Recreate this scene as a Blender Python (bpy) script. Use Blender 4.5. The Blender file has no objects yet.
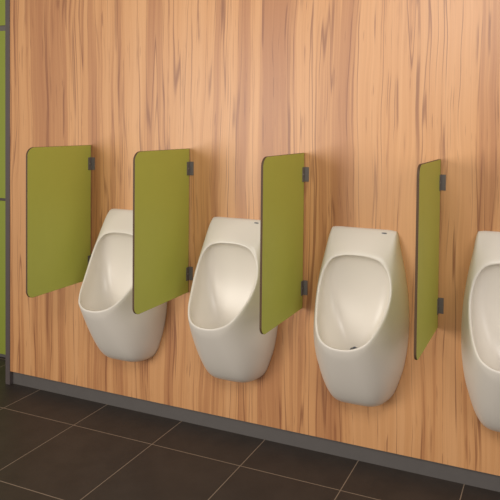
import bpy, bmesh, math
from mathutils import Vector, Matrix

scene = bpy.context.scene
COL = scene.collection

# ------------------------------------------------------------------ helpers
def link(o, parent=None):
    COL.objects.link(o)
    if parent is not None:
        o.parent = parent
    return o

def tag(o, label=None, cat=None, group=None, kind=None):
    if label: o['label'] = label
    if cat: o['category'] = cat
    if group: o['group'] = group
    if kind: o['kind'] = kind
    return o

def empty(name, loc):
    o = bpy.data.objects.new(name, None)
    o.empty_display_size = .05
    o.location = loc
    return link(o)

def mesh_obj(name, bm, mats, parent=None, smooth=False):
    me = bpy.data.meshes.new(name)
    bmesh.ops.recalc_face_normals(bm, faces=bm.faces[:])
    bm.to_mesh(me); bm.free()
    for m in (mats if isinstance(mats, (list, tuple)) else [mats]):
        me.materials.append(m)
    if smooth:
        for p in me.polygons: p.use_smooth = True
    return link(bpy.data.objects.new(name, me), parent)

def add_box(bm, x0, x1, y0, y1, z0, z1, bevel=0.0, seg=2, mat=0):
    r = bmesh.ops.create_cube(bm, size=1.0)
    vs = r['verts']
    bmesh.ops.scale(bm, vec=(x1-x0, y1-y0, z1-z0), verts=vs)
    bmesh.ops.translate(bm, vec=((x0+x1)/2, (y0+y1)/2, (z0+z1)/2), verts=vs)
    fs = set(f for v in vs for f in v.link_faces)
    for f in fs: f.material_index = mat
    if bevel:
        es = list(set(e for v in vs for e in v.link_edges))
        bmesh.ops.bevel(bm, geom=es, offset=bevel, segments=seg, affect='EDGES', profile=.5)

def struct(name, boxes, mat, bevel=0.0):
    bm = bmesh.new()
    for b in boxes: add_box(bm, *b, bevel=bevel)
    o = mesh_obj(name, bm, mat)
    o['kind'] = 'structure'
    return o

def srgb(r, g, b):
    def c(v):
        v /= 255
        return v/12.92 if v <= .04045 else ((v+.055)/1.055)**2.4
    return (c(r), c(g), c(b), 1)

# ---------------------------------------------------------------- materials
def new_mat(name):
    m = bpy.data.materials.new(name); m.use_nodes = True
    nt = m.node_tree
    return m, nt, nt.nodes['Principled BSDF']

class NB:
    def __init__(s, nt): s.nt = nt; s.L = nt.links
    def n(s, t, **kw):
        o = s.nt.nodes.new(t)
        for k, v in kw.items(): setattr(o, k, v)
        return o
    def put(s, sock, v):
        if hasattr(v, 'is_linked') or isinstance(v, bpy.types.NodeSocket): s.L.new(v, sock)
        else: sock.default_value = v
    def math(s, op, a, b=0.0, c=0.0, clamp=False):
        o = s.n('ShaderNodeMath', operation=op, use_clamp=clamp)
        s.put(o.inputs[0], a); s.put(o.inputs[1], b); s.put(o.inputs[2], c)
        return o.outputs[0]
    def comb(s, x, y, z):
        o = s.n('ShaderNodeCombineXYZ')
        for i, v in enumerate((x, y, z)): s.put(o.inputs[i], v)
        return o.outputs[0]
    def noise(s, vec, scale=1., detail=2., rough=.5, dist=0.):
        o = s.n('ShaderNodeTexNoise')
        s.put(o.inputs['Vector'], vec); o.inputs['Scale'].default_value = scale
        o.inputs['Detail'].default_value = detail; o.inputs['Roughness'].default_value = rough
        o.inputs['Distortion'].default_value = dist
        return o.outputs['Fac']
    def ramp(s, f, stops):
        o = s.n('ShaderNodeValToRGB'); e = o.color_ramp.elements
        while len(e) < len(stops): e.new(.5)
        for i, (p, c) in enumerate(stops):
            e[i].position = p; e[i].color = c
        s.put(o.inputs[0], f); return o.outputs[0]
    def mix(s, f, a, b, mode='MIX'):
        o = s.n('ShaderNodeMix', data_type='RGBA', blend_type=mode)
        s.put(o.inputs[0], f); s.put(o.inputs[6], a); s.put(o.inputs[7], b)
        return o.outputs[2]
    def smooth(s, v, a, b):
        o = s.n('ShaderNodeMapRange', interpolation_type='SMOOTHSTEP')
        s.put(o.inputs[0], v); o.inputs[1].default_value = a; o.inputs[2].default_value = b
        return o.outputs[0]
    def bump(s, h, strength, dist):
        o = s.n('ShaderNodeBump'); o.inputs['Strength'].default_value = strength
        o.inputs['Distance'].default_value = dist; s.put(o.inputs['Height'], h); return o.outputs[0]
    def obj(s):
        o = s.n('ShaderNodeTexCoord'); sp = s.n('ShaderNodeSeparateXYZ')
        s.L.new(o.outputs['Object'], sp.inputs[0])
        return o.outputs['Object'], sp.outputs[0], sp.outputs[1], sp.outputs[2]

def wood_material():
    m, nt, bs = new_mat('wood_laminate'); b = NB(nt)
    vec, x, y, z = b.obj()
    # slow sideways drift of the grain with height
    wv = b.noise(b.comb(b.math('MULTIPLY', x, 2.2), 3.0, b.math('MULTIPLY', z, 1.1)), 1, 2, .5)
    xw = b.math('ADD', x, b.math('MULTIPLY', b.math('SUBTRACT', wv, .5), .08))
    wv2 = b.noise(b.comb(b.math('MULTIPLY', x, 9), 7.0, b.math('MULTIPLY', z, 3.)), 1, 2, .5)
    xw = b.math('ADD', xw, b.math('MULTIPLY', b.math('SUBTRACT', wv2, .5), .014))
    # broad bands of heartwood, with sharper edges
    band = b.noise(b.comb(b.math('MULTIPLY', xw, 9.5), 1.3, b.math('MULTIPLY', z, .27)), 1, 2, .5)
    f1 = b.noise(b.comb(b.math('MULTIPLY', xw, 42), 5.1, b.math('MULTIPLY', z, .55)), 1, 3, .6)
    f2 = b.noise(b.comb(b.math('MULTIPLY', xw, 190), 2.7, b.math('MULTIPLY', z, 2.2)), 1, 3, .65)
    t = b.math('ADD', b.math('MULTIPLY', band, .6), b.math('MULTIPLY', f1, .4))
    base = b.ramp(t, [(.36, srgb(178, 120, 76)), (.46, srgb(194, 137, 88)),
                      (.495, srgb(210, 153, 100)), (.62, srgb(217, 162, 110))])
    # fine fibre
    fib = b.smooth(f2, .35, .72)
    base = b.mix(b.math('MULTIPLY', fib, .2), base, srgb(176, 118, 72))
    # thin dark veins along the edges of the bands
    def vein(fx, seed, fz, wid, mx, mz, lo, hi):
        vn = b.noise(b.comb(b.math('MULTIPLY', xw, fx), seed, b.math('MULTIPLY', z, fz)), 1, 1, .5)
        ln = b.math('SUBTRACT', 1.0, b.smooth(b.math('ABSOLUTE', b.math('SUBTRACT', vn, .5)), .0, wid))
        mk = b.smooth(b.noise(b.comb(b.math('MULTIPLY', x, mx), seed+3.3, b.math('MULTIPLY', z, mz)), 1, 2, .5), lo, hi)
        return b.math('MULTIPLY', ln, mk)
    veins = b.math('MAXIMUM', vein(16, 9.4, .3, .022, 12, 2.0, .36, .58), vein(27, 21.7, .3, .030, 16, 3.4, .47, .66))
    edge = b.math('SUBTRACT', 1.0, b.smooth(b.math('ABSOLUTE', b.math('SUBTRACT', band, .47)), .0, .012))
    emk = b.smooth(b.noise(b.comb(b.math('MULTIPLY', x, 7), 14.4, b.math('MULTIPLY', z, 2.)), 1, 2, .5), .40, .60)
    veins = b.math('MAXIMUM', veins, b.math('MULTIPLY', edge, emk))
    # short dark flecks
    fl = b.noise(b.comb(b.math('MULTIPLY', xw, 95), 8.8, b.math('MULTIPLY', z, 5.5)), 1, 1, .5)
    fleck = b.smooth(fl, .69, .78)
    dark = b.math('MAXIMUM', b.math('MULTIPLY', veins, .72), b.math('MULTIPLY', fleck, .5))
    col = b.mix(dark, base, srgb(128, 74, 42))
    b.put(bs.inputs['Base Color'], col)
    bs.inputs['Roughness'].default_value = .44
    bs.inputs['Specular IOR Level'].default_value = .75
    return m

def tile_material(x0, sx, y0, sy):
    m, nt, bs = new_mat('floor_tile'); b = NB(nt)
    vec, x, y, z = b.obj()
    def line(v, o, s):
        u = b.math('DIVIDE', b.math('SUBTRACT', v, o), s)
        d = b.math('ABSOLUTE', b.math('SUBTRACT', u, b.math('ROUND', u)))
        return b.math('SUBTRACT', 1.0, b.smooth(b.math('MULTIPLY', d, s), .0014, .0026)), b.math('FLOOR', u)
    lx, ix = line(x, x0, sx); ly, iy = line(y, y0, sy)
    g = b.math('MAXIMUM', lx, ly)
    wn = b.n('ShaderNodeTexWhiteNoise', noise_dimensions='3D')
    b.put(wn.inputs['Vector'], b.comb(ix, iy, 0.5))
    cl = b.noise(vec, 7, 5, .62)
    sp = b.noise(vec, 90, 2, .5)
    c = b.mix(b.smooth(cl, .3, .7), srgb(52, 45, 40), srgb(62, 54, 48))
    c = b.mix(b.math('MULTIPLY', wn.outputs['Value'], .35), c, srgb(48, 42, 38))
    c = b.mix(b.math('MULTIPLY', sp, .15), c, srgb(80, 66, 56))
    c = b.mix(g, c, srgb(140, 122, 104))
    b.put(bs.inputs['Base Color'], c)
    b.put(bs.inputs['Roughness'], b.math('ADD', b.math('MULTIPLY', g, .3), .5))
    bs.inputs['Specular IOR Level'].default_value = .35
    b.put(bs.inputs['Normal'], b.bump(b.math('SUBTRACT', b.math('MULTIPLY', sp, .1), g), .25, .002))
    return m

def plain(name, col, rough=.5, spec=.5, metal=0., var=.06, scale=20, coat=0.):
    m, nt, bs = new_mat(name); b = NB(nt)
    vec, *_ = b.obj()
    n = b.noise(vec, scale, 3, .5)
    c2 = tuple(v*(1-2*var) for v in col[:3])+(1,)
    b.put(bs.inputs['Base Color'], b.mix(n, col, c2))
    bs.inputs['Roughness'].default_value = rough
    bs.inputs['Specular IOR Level'].default_value = spec
    bs.inputs['Metallic'].default_value = metal
    bs.inputs['Coat Weight'].default_value = coat
    bs.inputs['Coat Roughness'].default_value = .12
    return m

WOOD = wood_material()
GREEN = plain('green_laminate', srgb(182, 185, 84), .5, .35, var=.02)
GREENWALL = plain('green_wall_laminate', srgb(148, 157, 62), .5, .35, var=.02)
CORE = plain('laminate_core', srgb(88, 66, 46), .6, .3)
CERAMIC = plain('ceramic', srgb(226, 218, 206), .33, .5, var=.01, scale=6, coat=.0)
BRACKET = plain('bracket_metal', srgb(114, 107, 101), .5, .4)
SCREW = plain('screw_metal', srgb(150, 146, 140), .35, .5, metal=.8)
TRIM = plain('dark_trim', srgb(92, 82, 80), .45, .4)
PLINTH = plain('plinth_laminate', srgb(98, 93, 90), .45, .45)
STRIP = plain('grey_joint', srgb(112, 104, 98), .5, .4)
DRAIN = plain('drain_plastic', srgb(96, 100, 108), .35, .5)
MARK = plain('printed_mark', srgb(118, 120, 124), .5, .3)
TILE = tile_material(-1.0092, .4794, -.2214, .4793)

# ------------------------------------------------------------------ setting
LEFT = -1.2184
ZW = .0791
struct('floor', [(-3.2, 3.6, -5.0, .55, -.05, 0)], TILE)
struct('wall_back', [(LEFT, 3.6, 0, .018, ZW, 2.9)], WOOD)
struct('baseboard_back', [(LEFT, 3.6, .018, .05, 0, ZW+.01)], PLINTH)
struct('trim_1', [(LEFT-.033, LEFT, -.004, .33, 0, 2.9)], TRIM, bevel=.0015)
YG = .27
struct('wall_left', [(-3.2, LEFT-.033, YG, YG+.03, .025, 1.018), (-3.2, LEFT-.033, YG, YG+.03, 1.036, 2.105),
                     (-3.2, LEFT-.033, YG, YG+.03, 2.14, 2.9)], GREENWALL)
struct('baseboard_left', [(-3.2, LEFT-.033, YG+.012, YG+.03, 0, .025)], PLINTH)
struct('trim_2', [(-3.2, LEFT-.033, YG+.006, YG+.03, 2.105, 2.14)], STRIP)
struct('trim_3', [(-3.2, LEFT-.033, YG+.012, YG+.03, 1.018, 1.036)], TRIM)

# ---------------------------------------------------------- divider screens
PD, PT = .4102, .010           # depth, thickness
ZB, ZT = .6772, 1.4044

def rounded_board():
    """Compact laminate board in its own y/z plane; the right face at x=0."""
    pts = []
    y0, y1, h = -.004-PD, -.004, ZT-ZB
    rt, rb = .040, .036
    pts.append((y1, 0)); pts.append((y1, h))
    for i in range(13):
        a = math.pi/2 + i/12*math.pi/2
        pts.append((y0+rt+rt*math.cos(a), h-rt+rt*math.sin(a)))
    for i in range(13):
        a = math.pi + i/12*math.pi/2
        pts.append((y0+rb+rb*math.cos(a), rb+rb*math.sin(a)))
    c = .0008
    cy, cz = sum(p[0] for p in pts)/len(pts), h/2
    def ring(bm, x, k):
        return [bm.verts.new((x, cy+(p[0]-cy)*(1-k/.2), cz+(p[1]-cz)*(1-k/.36))) for p in pts]
    bm = bmesh.new()
    R = [ring(bm, -PT, c), ring(bm, -PT+c, 0), ring(bm, -c, 0), ring(bm, 0, c)]
    n = len(pts)
    for a, b_ in zip(R[:-1], R[1:]):
        for i in range(n):
            f = bm.faces.new((a[i], a[(i+1) % n], b_[(i+1) % n], b_[i])); f.material_index = 1
    bm.faces.new(R[0]); bm.faces.new(R[-1])
    return bm

def bracket_bm(z, s):
    """Angle bracket: one leg on the board's face, one flange on the wall. s=+1 right side, -1 left."""
    bm = bmesh.new()
    t, L, H = .003, .026, .068
    if s > 0:
        add_box(bm, 0, t, -L, .0005, z, z+H, bevel=.0008)
        add_box(bm, t-.0005, L-.003, -t, .0005, z, z+H, bevel=.0008)
    else:
        add_box(bm, -PT-t, -PT, -L, .0005, z, z+H, bevel=.0008)
        add_box(bm, -PT-L+.003, -PT-t+.0005, -t, .0005, z, z+H, bevel=.0008)
    return bm

def screw_bm(z):
    bm = bmesh.new()
    r = bmesh.ops.create_uvsphere(bm, u_segments=16, v_segments=8, radius=.0052)
    bmesh.ops.scale(bm, vec=(.4, 1, 1), verts=r['verts'])
    bmesh.ops.translate(bm, vec=(.003, -.0145, z+.034), verts=r['verts'])
    return bm

def make_divider():
    root = empty('urinal_divider', (0, 0, ZB))
    mesh_obj('board', rounded_board(), [GREEN, CORE], root)
    for z in (.062, ZT-ZB-.068-.066):
        b = mesh_obj('bracket', bracket_bm(z, 1), BRACKET, root)
        tag(b, 'dark grey angle bracket on the side of the board')
        mesh_obj('screw', screw_bm(z), SCREW, b, smooth=True)
    return root

def copy_tree(o, parent=None):
    c = o.copy(); COL.objects.link(c); c.parent = parent
    for ch in list(o.children): copy_tree(ch, c)
    return c

div0 = make_divider()
div_specs = [(-.6255, .005, 'green divider panel farthest left, on bare wall before the first urinal'),
             (0.0, .003, 'green divider panel covering the right half of the leftmost urinal'),
             (.630, .0, 'green divider panel just left of the fully visible urinal, overlapping the second urinal'),
             (1.266, -.008, 'narrow-looking olive green divider panel farthest right, seen nearly edge-on')]
for i, (x, dz, lab) in enumerate(div_specs):
    o = div0 if i == 0 else copy_tree(div0)
    o.location = (x, 0, ZB+dz)
    tag(o, lab, 'divider', 'green dividers between the urinals')

# ------------------------------------------------------------------ urinals
# stations from top centre (0) down the right side to bottom centre
DZ = -.011
RIM = [(0, -.102, .991), (.060, -.102, .987), (.108, -.103, .972), (.138, -.107, .942), (.157, -.115, .900),
       (.167, -.132, .845), (.165, -.158, .794), (.155, -.192, .746), (.136, -.236, .700), (.104, -.277, .658),
       (.056, -.301, .637), (0, -.307, .631)]
OUT = [(0, 1.086), (.075, 1.086), (.138, 1.084), (.157, 1.070), (.172, .998),
       (.193, .900), (.209, .790), (.214, .680), (.206, .560), (.180, .440),
       (.124, .328), (0, .316)]
KP = [(0, -.014, 1.086), (.074, -.014, 1.086), (.136, -.014, 1.082), (.157, -.028, 1.060), (.171, -.050, .988),
      (.192, -.056, .897), (.208, -.062, .787), (.213, -.078, .677), (.204, -.112, .560), (.172, -.128, .435),
      (.098, -.125, .320), (0, -.130, .310)]
WT = [2.6, 2.6, 2.4, 1.9, 1.5, 1.3, 1.2, 1.2, 1.2, 1.1, 2.2, 2.8]

def catmull(tab, u):
    n = len(tab)-1
    i = min(int(u), n-1); f = u-i
    def g(k, sgn):
        if k < 0: v = tab[-k]; return (-v[0],)+tuple(v[1:])
        if k > n: v = tab[2*n-k]; return (-v[0],)+tuple(v[1:])
        return tab[k]
    p0, p1, p2, p3 = g(i-1, 0), g(i, 0), g(i+1, 0), g(i+2, 0)
    return tuple(.5*((2*b)+(-a+c)*f+(2*a-5*b+4*c-d)*f*f+(-a+3*b-3*c+d)*f**3) for a, b, c, d in zip(p0, p1, p2, p3))

def scalar(tab, u):
    i = min(int(u), len(tab)-2); f = u-i
    return tab[i]*(1-f)+tab[i+1]*f

def urinal_body():
    bm = bmesh.new()
    n = len(RIM)-1
    PER = 12
    stations = [k/PER for k in range(n*PER+1)]
    ring_params = [(u, 1) for u in stations] + [(u, -1) for u in reversed(stations[1:-1])]
    B = Vector((0, -.155, .576))
    rows = []
    for u, s in ring_params:
        r = Vector(catmull(RIM, u)); o2 = catmull([(a, b) for a, b in OUT], u); k = Vector(catmull(KP, u))
        w = scalar(WT, u)
        o = Vector((o2[0], 0, o2[1]))
        prof = []
        # outer shell: rational conic from the wall to the rim
        N = 22
        for i in range(N+1):
            t = i/N
            t = t*t*(3-2*t)*.35+t*.65
            a, b_, c = (1-t)**2, 2*w*t*(1-t), t*t
            prof.append((o*a+k*b_+r*c)/(a+b_+c))
        # rim: rolls over by about 11 mm towards the opening
        out_dir = (prof[-1]-prof[-3]).normalized()
        cen = Vector((0, r.y, .80))
        tz = max(0, min(1, (r.z-.631)/(.991-.631)))
        st = tz*tz*(3-2*tz)
        inward = Vector((-r.x, 0, cen.z-r.z)); inward.normalize()
        back = Vector((0, 1, 0))
        tw = .011
        r1 = r+inward*tw*.35+out_dir*.0028
        r2 = r+inward*tw*.75+out_dir*.0022
        r3 = r+inward*tw+back*.004
        prof += [r1, r2, r3]
        # bowl
        c1 = Vector((r3.x*1.0, (r3.y+.012)*(1-st)+(-.035)*st, r3.z-.045*(1-st)-.004*st))
        c2 = Vector((r3.x*.95, (-.235)*(1-st)+(-.028)*st, .572+.09*st))
        M = 20
        for i in range(1, M):
            t = i/M
            q = r3*(1-t)**3+c1*3*t*(1-t)**2+c2*3*t*t*(1-t)+B*t**3
            prof.append(q)
        for q in prof: q.x *= s
        rows.append([bm.verts.new((q.x, q.y, q.z+DZ)) for q in prof])
    cv = bm.verts.new((0, B.y, B.z+DZ-.002))
    m = len(rows)
    for i in range(m):
        a, b_ = rows[i], rows[(i+1) % m]
        for j in range(len(a)-1):
            bm.faces.new((a[j], b_[j], b_[j+1], a[j+1]))
        bm.faces.new((a[-1], b_[-1], cv))
    # back face on the wall
    bm.faces.new([r[0] for r in rows])
    return bm

def lathe(bm, prof, cx, cy, cz, seg=32):
    rings = []
    for r, z in prof:
        if r == 0: rings.append([bm.verts.new((cx, cy, cz+z))])
        else: rings.append([bm.verts.new((cx+r*math.cos(2*math.pi*i/seg), cy+r*math.sin(2*math.pi*i/seg), cz+z)) for i in range(seg)])
    for a, b_ in zip(rings[:-1], rings[1:]):
        for i in range(seg):
            j = (i+1) % seg
            if len(b_) == 1: bm.faces.new((a[i], a[j], b_[0]))
            elif len(a) == 1: bm.faces.new((a[0], b_[j], b_[i]))
            else: bm.faces.new((a[i], a[j], b_[j], b_[i]))

def make_urinal():
    root = empty('wall_urinal', (0, 0, 0))
    body = mesh_obj('bowl', urinal_body(), CERAMIC, root, smooth=True)
    # drain cap low in the bowl
    bm = bmesh.new()
    lathe(bm, [(.022, 0), (.023, .006), (.020, .013), (.013, .017), (.006, .018), (.005, .022), (0, .023)],
          .014, -.153, .579+DZ)
    d = mesh_obj('drain_cap', bm, DRAIN, root, smooth=True)
    tag(d, 'grey drain cap in the bottom of the bowl')
    # small printed mark, upper right of the hood
    bm = bmesh.new()
    seg = 20
    cx, w, h = .100, .0115, .0022
    cen = Vector((cx, -.0250, 1.0745+DZ))
    ax = Vector((1, 0, 0)); up = Vector((0, .62, .78)); nn = ax.cross(up).normalized()
    for off, ww, hh in ((0, w, h),):
        top = [bm.verts.new(cen+ax*ww*math.cos(a)+up*hh*math.sin(a)+nn*.0012) for a in [2*math.pi*i/seg for i in range(seg)]]
        bot = [bm.verts.new(v.co-nn*.006) for v in top]
        bm.faces.new(top); bm.faces.new(bot)
        for i in range(seg):
            bm.faces.new((top[i], top[(i+1) % seg], bot[(i+1) % seg], bot[i]))
    lg = mesh_obj('printed_mark', bm, MARK, root)
    tag(lg, 'tiny grey mark on the upper right of the front')
    return root

u0 = make_urinal()
ur_specs = [(-.342, 'leftmost white ceramic urinal, right half hidden behind a green divider'),
            (.293, 'second white ceramic urinal from the left, right edge hidden by a green divider'),
            (.926, 'fully visible white ceramic urinal with green reflection on its right side'),
            (1.574, 'rightmost white ceramic urinal, cut off by the right edge of the picture')]
for i, (x, lab) in enumerate(ur_specs):
    o = u0 if i == 0 else copy_tree(u0)
    o.location = (x, 0, 0)
    if i == 3: o.scale = (.96, 1, 1.04); o.location.z = -.015
    tag(o, lab, 'urinal', 'white wall urinals in a row')

# ------------------------------------------------------------------- lights
def area(name, loc, target, size, power, col=(1, 1, 1), sy=None):
    l = bpy.data.lights.new(name, 'AREA'); l.energy = power; l.color = col
    l.shape = 'RECTANGLE'; l.size = size; l.size_y = sy or size
    o = bpy.data.objects.new(name, l); COL.objects.link(o)
    o.location = loc
    o.rotation_euler = (Vector(target)-Vector(loc)).to_track_quat('-Z', 'Y').to_euler()
    return o
area('key_lamp', (-1.7, -4.0, 1.5), (.8, 0, 1.1), 1.8, 92, (1, .95, .88))
area('wall_sheen_fill', (1.1, -2.6, 2.65), (1.15, 0, 1.5), 1.2, 32, (1, .96, .94), .9)  # added light for brightness and sheen on the upper right wood wall
area('side_fill', (3.4, -2.6, 1.9), (.3, 0, 1.0), 1.6, 30, (1, .95, .90))  # added fill that brightens the right faces of the dividers
w = bpy.data.worlds.new('room_light'); scene.world = w; w.use_nodes = True
bg = w.node_tree.nodes['Background']
bg.inputs[0].default_value = (1, .96, .91, 1); bg.inputs[1].default_value = .33

# ------------------------------------------------------------------- camera
cd = bpy.data.cameras.new('camera'); cam = bpy.data.objects.new('camera', cd); COL.objects.link(cam)
yaw, pitch, roll = -.3601, -.0254, .0134
f = Vector((math.sin(yaw)*math.cos(pitch), math.cos(yaw)*math.cos(pitch), math.sin(pitch)))
r = Vector((math.cos(yaw), -math.sin(yaw), 0)); u = r.cross(f)
r2 = r*math.cos(roll)+u*math.sin(roll); u2 = u*math.cos(roll)-r*math.sin(roll)
M = Matrix((r2, u2, -f)).transposed().to_4x4()
M.translation = Vector((1.7402, -2.5428, 1.5417))
cam.matrix_world = M
cd.sensor_width = 36; cd.lens = 595.148*36/500
cd.shift_x = (250-335.646)/500; cd.shift_y = (138.89-250)/500
cd.clip_start = .05
scene.camera = cam

vs = scene.view_settings
vs.view_transform = 'Standard'; vs.look = 'None'; vs.gamma = 1; vs.exposure = 0.0
